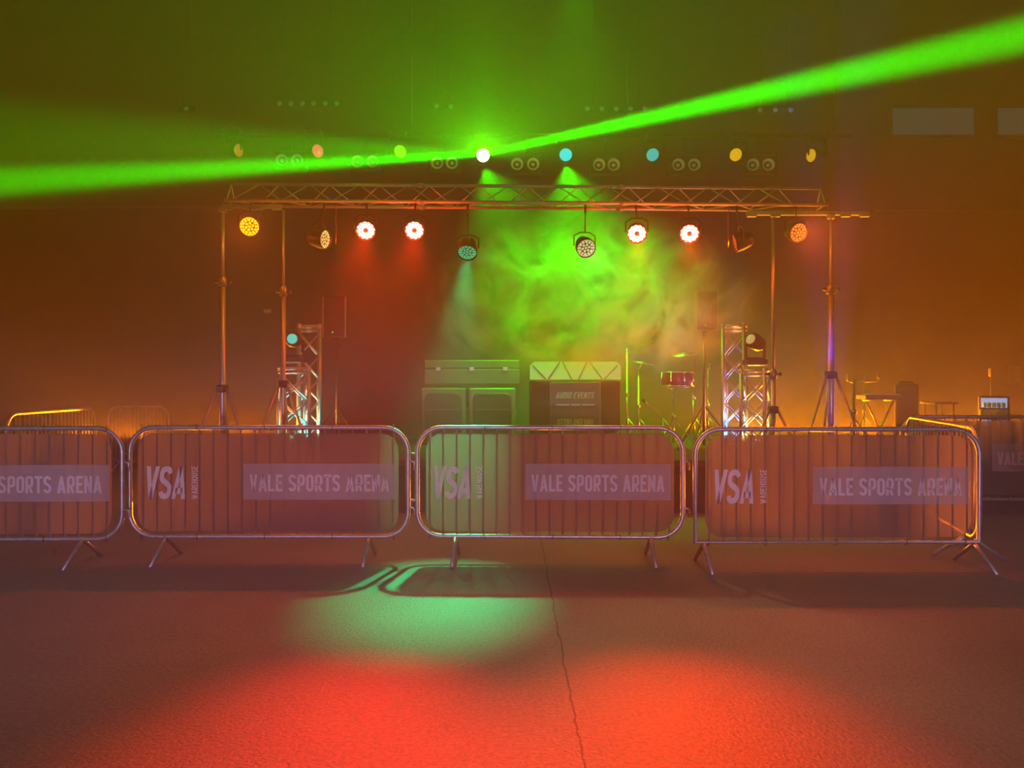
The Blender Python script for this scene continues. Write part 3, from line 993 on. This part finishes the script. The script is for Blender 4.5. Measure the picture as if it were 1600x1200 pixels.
# ------------------------------------------------------------------ DJ booth with zigzag fascia and framed sign
DJ = 9.9
a, b = at(828, 593, DJ), at(970, 565, DJ)
bo = thing('dj_booth', ((a.x + b.x) / 2, DJ, ST), 'dark booth topped by a white panel with a zigzag truss pattern', 'booth')
W2, hz0, hz1 = (b.x - a.x) / 2, a.z - ST, b.z - ST
MB().box((0, .22, (hz0 - .02) / 2), (W2 * 2, .42, hz0 - .02), bevel=.01).build('body', M['skirt'], bo)
ch = .055
pan = MB()
out = [(-W2, hz0), (W2, hz0), (W2, hz1 - ch), (W2 - ch, hz1), (-W2 + ch, hz1), (-W2, hz1 - ch)]
pan.add([(x, -.01, z) for x, z in out] + [(x, .02, z) for x, z in out], [tuple(range(5, -1, -1))[::-1], tuple(range(11, 5, -1))] + [(i, (i + 1) % 6, 6 + (i + 1) % 6, 6 + i) for i in range(6)])
fas = pan.build('fascia', M['white'], bo)
zz = MB()
xs = [(-W2 + .02, hz1 - .05), (-W2 + .24, hz0 + .005), (-W2 + .42, hz1 - .005), (-W2 + .425, hz1 - .005)]
def ln(x0, z0, x1, z1): ribbon(zz, [(x0, z0), (x1, z1)], .016, lambda u, v: (u, -.0125, v))
def fx(px): return (px - 899.0) / F * DJ
ln(fx(832), hz1 - .05, fx(853), hz0 + .004); ln(fx(856), hz0 + .004, fx(875), hz1 - .004)
ln(fx(879), hz1 - .004, fx(893), hz0 + .004); ln(fx(904), hz0 + .004, fx(917), hz1 - .004)
ln(fx(921), hz1 - .004, fx(941), hz0 + .004); ln(fx(944), hz0 + .004, fx(965), hz1 - .05)
zz.build('zigzag_strip', M['signblack'], fas)
# the framed sign hanging on the booth front
sg0, sg1 = at(860, 680, DJ - .06), at(938, 598, DJ - .06)
sg = thing('sign_board', ((sg0.x + sg1.x) / 2, DJ - .045, sg0.z), 'thin-framed black sign with a phone number, under the white zigzag panel', 'sign')
sw, sh = sg1.x - sg0.x, sg1.z - sg0.z
MB().box((0, 0, sh / 2), (sw, .02, sh)).build('board', M['signblack'], sg)
fr = MB()
for s in (-1, 1):
    fr.box((s * sw / 2, -.006, sh / 2), (.014, .02, sh), bevel=.002)
    fr.box((0, -.006, sh / 2 + s * sh / 2), (sw, .02, .014), bevel=.002)
fr.build('frame', M['grey'], sg)
for kind in range(3):
    tx = MB()
    if kind == 0:
        lettering(tx, 'AUDIO EVENTS', -sw * .40, sh * .70, .085, -.012, width=sw * .76, shear=.25, bold=.7)
    elif kind == 1:
        for u0, u1 in ((-.38, -.12), (-.08, .10), (.14, .38)):
            ribbon(tx, [(u0 * sw, sh * .58), (u1 * sw, sh * .58)], .014, lambda u, v: (u, -.012, v))
    else:
        lettering(tx, '07791 287 060', -sw * .36, sh * .20, .075, -.012, width=sw * .72, bold=.8)
    tx.build('lettering', M['signprint'], sg)


# ------------------------------------------------------------------ bass cabinets and flat case, centre back
def sub(px0, px1, label, wheels=True):
    d = 10.3
    a, b = at(px0, 606, d), at(px1, 606, d)
    wv, h = b.x - a.x, a.z - ST
    t = thing('bass_cabinet', ((a.x + b.x) / 2, d, ST), label, 'speaker', 'bass cabinets on the stage')
    MB().box((0, .3, h / 2), (wv, .6, h), bevel=.02).build('cabinet', M['grey'], t)
    g = MB()
    iw, z0, z1, cr = wv / 2 - .06, .08, h - .07, .09
    o = []
    for cx, cz, a0 in ((iw - cr, z1 - cr, 0), (-iw + cr, z1 - cr, 90), (-iw + cr, z0 + cr, 180), (iw - cr, z0 + cr, 270)):
        o += [(cx + cr * math.cos(R(a0 + k)), cz + cr * math.sin(R(a0 + k))) for k in range(0, 91, 15)]
    nn = len(o)
    g.add([(x, -.005, z) for x, z in o] + [(x * .96, -.02, (z - h / 2) * .96 + h / 2) for x, z in o], [tuple(range(nn, 2 * nn))] + [(i, (i + 1) % nn, nn + (i + 1) % nn, nn + i) for i in range(nn)])
    g.build('grille', M['grille'], t)
    MB().box((0, -.022, h * .62), (wv - .16, .012, .014)).build('bar', M['grey'], t)
    for s in (-1, 1):
        MB().box((s * (wv / 2 + .004), .25, h * .7), (.016, .14, .08), bevel=.006).build('handle', M['plastic'], t)
    return t


sub(657, 728, 'grey bass cabinet standing farther from the white zigzag panel')
sub(732, 806, 'grey bass cabinet standing nearer to the white zigzag panel')
d = 10.3
a, b = at(662, 603, d), at(812, 562, d)
t = thing('equipment_case', ((a.x + b.x) / 2, d + .3, a.z), 'wide flat grey equipment case lying across both bass cabinets', 'case')
cw, chh = b.x - a.x, b.z - a.z
MB().box((0, 0, .12 + .01), (cw, .55, .22), bevel=.012).build('body', M['grey'], t)
MB().box((0, 0, .12 + .01 + .11 + .062), (cw, .55, .12), bevel=.012).build('lid', M['grey'], t)
for s in (-1, 0, 1):
    MB().box((s * cw * .35, -.282, .235), (.07, .015, .05), bevel=.004).build('catch', M['dull'], t)

# ------------------------------------------------------------------ odds and ends on the other side
DR = 9.6
def sz(py, d=DR): return at(0, py, d).z
t, z = tripod_stand('instrument_stand', 1334, 592, 'low dark instrument stand beside the tripod of the blue-lit pole', 'stand', d=9.3, r=.016, mat='dull')
for s in (-1, 1):
    MB().tube([(0, 0, z - .05), (s * .10, -.05, z - .03), (s * .11, -.06, z + .06)], .008, 6).build('prong', M['dull'], t)
t, z = tripod_stand('boom_stand', 1350, 597, 'boom stand with a level arm and microphone, beside the instrument stand', 'microphone stand', d=9.9, r=.009, mat='dull')
MB().tube([(0, 0, z), (.17, 0, z + .005), (.19, 0, z + .03)], .008, 8).build('boom_arm', M['dull'], t)
MB().tube([(.19, 0, z + .03), (.19, -.01, z + .12)], [.012, .02], 10).build('microphone', M['plastic'], t)
# keyboard on its stand
a, b = at(1352, 618, DR), at(1396, 618, DR)
kb = thing('keyboard_stand', ((a.x + b.x) / 2, DR, ST), 'folding stand crossed in an X under the pale slab', 'stand')
zk = a.z - ST - .05
for s, yy in ((-1, -.09), (1, .09)):
    MB().tube([(s * .17, yy, .012), (-s * .14, yy, zk - .012)], .013, 8).build('leg', M['dull'], kb)
    MB().tube([(-s * .14, -.15, zk - .012), (-s * .14, .15, zk - .012)], .012, 8).build('rest', M['dull'], kb)
k2 = thing('keyboard', ((a.x + b.x) / 2, DR, a.z - .05), 'slim pale keyboard lying level on the X stand', 'keyboard')
MB().box((0, 0, .03), (b.x - a.x + .12, .28, .06), bevel=.01).build('body', M['grey'], k2)
ky = MB()
for k in range(20):
    ky.box((-.2 + .021 * k, -.06, .064), (.019, .13, .01))
ky.build('keys', M['white'], k2)
# wedge monitor
a, b = at(1399, 625, DR), at(1433, 600, DR)
am = thing('amplifier', ((a.x + b.x) / 2, DR, ST), 'square grey guitar amplifier standing between the keyboard and the small table', 'amplifier', rz=R(-28))
aw, ah = b.x - a.x, b.z - ST
MB().box((0, .12, ah / 2), (aw, .26, ah), bevel=.015).build('cabinet', M['plastic'], am)
MB().box((0, -.015, ah * .43), (aw - .04, .015, ah * .76), bevel=.004).build('grille', M['grille'], am)
MB().box((0, -.015, ah * .90), (aw - .04, .015, .08), bevel=.003).build('control_panel', M['plastic'], am)
for k in range(5):
    MB().lathe([(.010, 0), (.009, -.015), (.001, -.016)], (-.09 + .045 * k, -.024, ah * .90), (0, 1, 0), 10).build('knob', M['chrome'], am)
MB().tube([(-.08, .12, ah - .004), (-.07, .12, ah + .025), (.07, .12, ah + .025), (.08, .12, ah - .004)], .009, 8).build('handle', M['plastic'], am)
# small table
a, b = at(1452, 628, DR), at(1482, 628, DR)
tb = thing('side_table', ((a.x + b.x) / 2, DR, ST), 'small narrow table with thin legs between amplifier and drinks cooler', 'table')
tz_ = a.z - ST
MB().box((0, 0, tz_ - .012), (b.x - a.x + .06, .34, .024), bevel=.005).build('tabletop', M['grey'], tb)
for sx in (-1, 1):
    for sy in (-1, 1):
        MB().tube([(sx * .11, sy * .13, 0), (sx * .11, sy * .13, tz_ - .022)], .011, 8).build('leg', M['dull'], tb)
# drinks cooler
DK = 9.4
a, b = at(1532, 650, DK), at(1574, 619, DK)
ck = thing('drinks_cooler', ((a.x + b.x) / 2, DK, 0), 'slim drinks cooler with a glowing pale blue window and yellow emblem', 'cooler', rz=R(-33))
kw = b.x - a.x
kh = b.z
MB().box((0, .2, kh / 2), (kw, .38, kh), bevel=.012).build('body', M['black'], ck)
p0, p1 = at(1535, 637, DK).z, at(1571, 622, DK).z
wn = MB().box((0, -.004, (p0 + p1) / 2), (kw - .06, .02, p1 - p0)).build('window', emitter('cooler_light', (.28, .50, .85), .85), ck)
for k in range(5):
    x = -kw / 2 + .07 + k * (kw - .14) / 4
    MB().lathe([(.001, 0), (.020, 0), (.022, .005), (.022, .055), (.016, .062), (.001, .062)], (x, -.022, p0 + .004), (0, 0, 1), 12).build('can', M['blue_band'] if k % 2 else M['white'], wn)
MB().box((0, -.003, 1.078), (kw - .04, .014, .085), bevel=.003).build('front_panel', M['blue_band'], ck)
em = MB().add([(-.05, -.0125, 1.115), (.05, -.0125, 1.115), (0, -.0125, 1.042)], [(2, 1, 0)])
em.build('emblem', M['yellow'], ck)
for s in (-1, 1):
    MB().box((s * .08, -.004, .955), (.10, .02, .08), bevel=.004).build('lower_window', emitter('cooler_glow', (.35, .42, .7), .5 if s < 0 else .15), ck)
MB().tube([(kw / 2 - .03, -.03, .7), (kw / 2 - .03, -.03, 1.08)], .009, 8).build('handle', M['chrome'], ck)
# post lamp standing behind the cooler and box on the wall
p = at(1554, 578, DK + .5)
fl = thing('floor_lamp', (p.x, DK + .55, 0), 'unlit slim floor lamp with a small square head behind the drinks cooler', 'lamp')
MB().tube([(0, 0, .02), (0, 0, p.z - .08)], .022, 10).build('pole', M['grey'], fl)
MB().lathe([(.001, 0), (.14, 0), (.14, .015), (.03, .03), (.022, .04)]).build('base', M['grey'], fl)
MB().box((0, 0, p.z - .03), (.075, .07, .12), bevel=.01).build('lamp_head', M['grey'], fl)
p = at(1580, 586, Y1)
fb = thing('fuse_box', (p.x, Y1 - .07, p.z), 'upright grey fuse box on the wall past the drinks cooler', 'box')
MB().box((0, 0, 0), (.15, .13, .30), bevel=.012).build('case', M['grey'], fb)
MB().box((0, -.068, 0), (.12, .01, .26), bevel=.004).build('door', M['grey'], fb)

# ------------------------------------------------------------------ haze and smoke
def volume_mat(name, density, aniso, color=(1, 1, 1)):
    m = bpy.data.materials.new(name)
    m.use_nodes = True
    nt = m.node_tree
    nt.nodes.remove(nt.nodes['Principled BSDF'])
    v = nt.nodes.new('ShaderNodeVolumeScatter')
    v.inputs['Color'].default_value = (*color, 1)
    v.inputs['Density'].default_value = density
    v.inputs['Anisotropy'].default_value = aniso
    nt.links.new(v.outputs[0], nt.nodes['Material Output'].inputs['Volume'])
    return m, nt, v


hm, _, _ = volume_mat('stage_haze', 0.028, 0.05)
hm.cycles.homogeneous_volume = True
hz = MB().box((0, (Y0 + Y1) / 2, ZC / 2), (X1 - X0 - .02, Y1 - Y0 - .02, ZC - .02)).build('haze', hm)
tag(hz, 'thin stage haze filling the whole hall', 'haze', kind='stuff')

SM = True
if SM:
    sm, nt, v = volume_mat('drifting_smoke', 0.0, 0.1)
    tc = nt.nodes.new('ShaderNodeTexCoord')
    n1 = nt.nodes.new('ShaderNodeTexNoise'); n1.inputs['Scale'].default_value = 1.25; n1.inputs['Detail'].default_value = 7; n1.inputs['Roughness'].default_value = .62; n1.inputs['Distortion'].default_value = 2.4
    nt.links.new(tc.outputs['Object'], n1.inputs['Vector'])
    r1 = nt.nodes.new('ShaderNodeMapRange'); r1.inputs['From Min'].default_value = .44; r1.inputs['From Max'].default_value = .66
    nt.links.new(n1.outputs['Fac'], r1.inputs['Value'])
    # fade towards the edge of the cloud
    mp = nt.nodes.new('ShaderNodeMapping'); mp.inputs['Scale'].default_value = (1 / 2.1, 1 / .8, 1 / 1.15)
    nt.links.new(tc.outputs['Object'], mp.inputs['Vector'])
    ln_ = nt.nodes.new('ShaderNodeVectorMath'); ln_.operation = 'LENGTH'
    nt.links.new(mp.outputs[0], ln_.inputs[0])
    r2 = nt.nodes.new('ShaderNodeMapRange'); r2.inputs['From Min'].default_value = 1.0; r2.inputs['From Max'].default_value = .45
    nt.links.new(ln_.outputs['Value'], r2.inputs['Value'])
    mm = nt.nodes.new('ShaderNodeMath'); mm.operation = 'MULTIPLY'
    nt.links.new(r1.outputs[0], mm.inputs[0]); nt.links.new(r2.outputs[0], mm.inputs[1])
    m2 = nt.nodes.new('ShaderNodeMath'); m2.operation = 'MULTIPLY'; m2.inputs[1].default_value = 4.0
    nt.links.new(mm.outputs[0], m2.inputs[0])
    nt.links.new(m2.outputs[0], v.inputs['Density'])
    sm.cycles.volume_step_rate = 0.4
    so = MB().box((0, 0, 0), (4.2, 1.6, 2.3)).build('smoke', sm)
    so.location = at(925, 465, 9.1)
    tag(so, 'curling cloud of green-lit smoke hanging under the truss', 'smoke', kind='stuff')
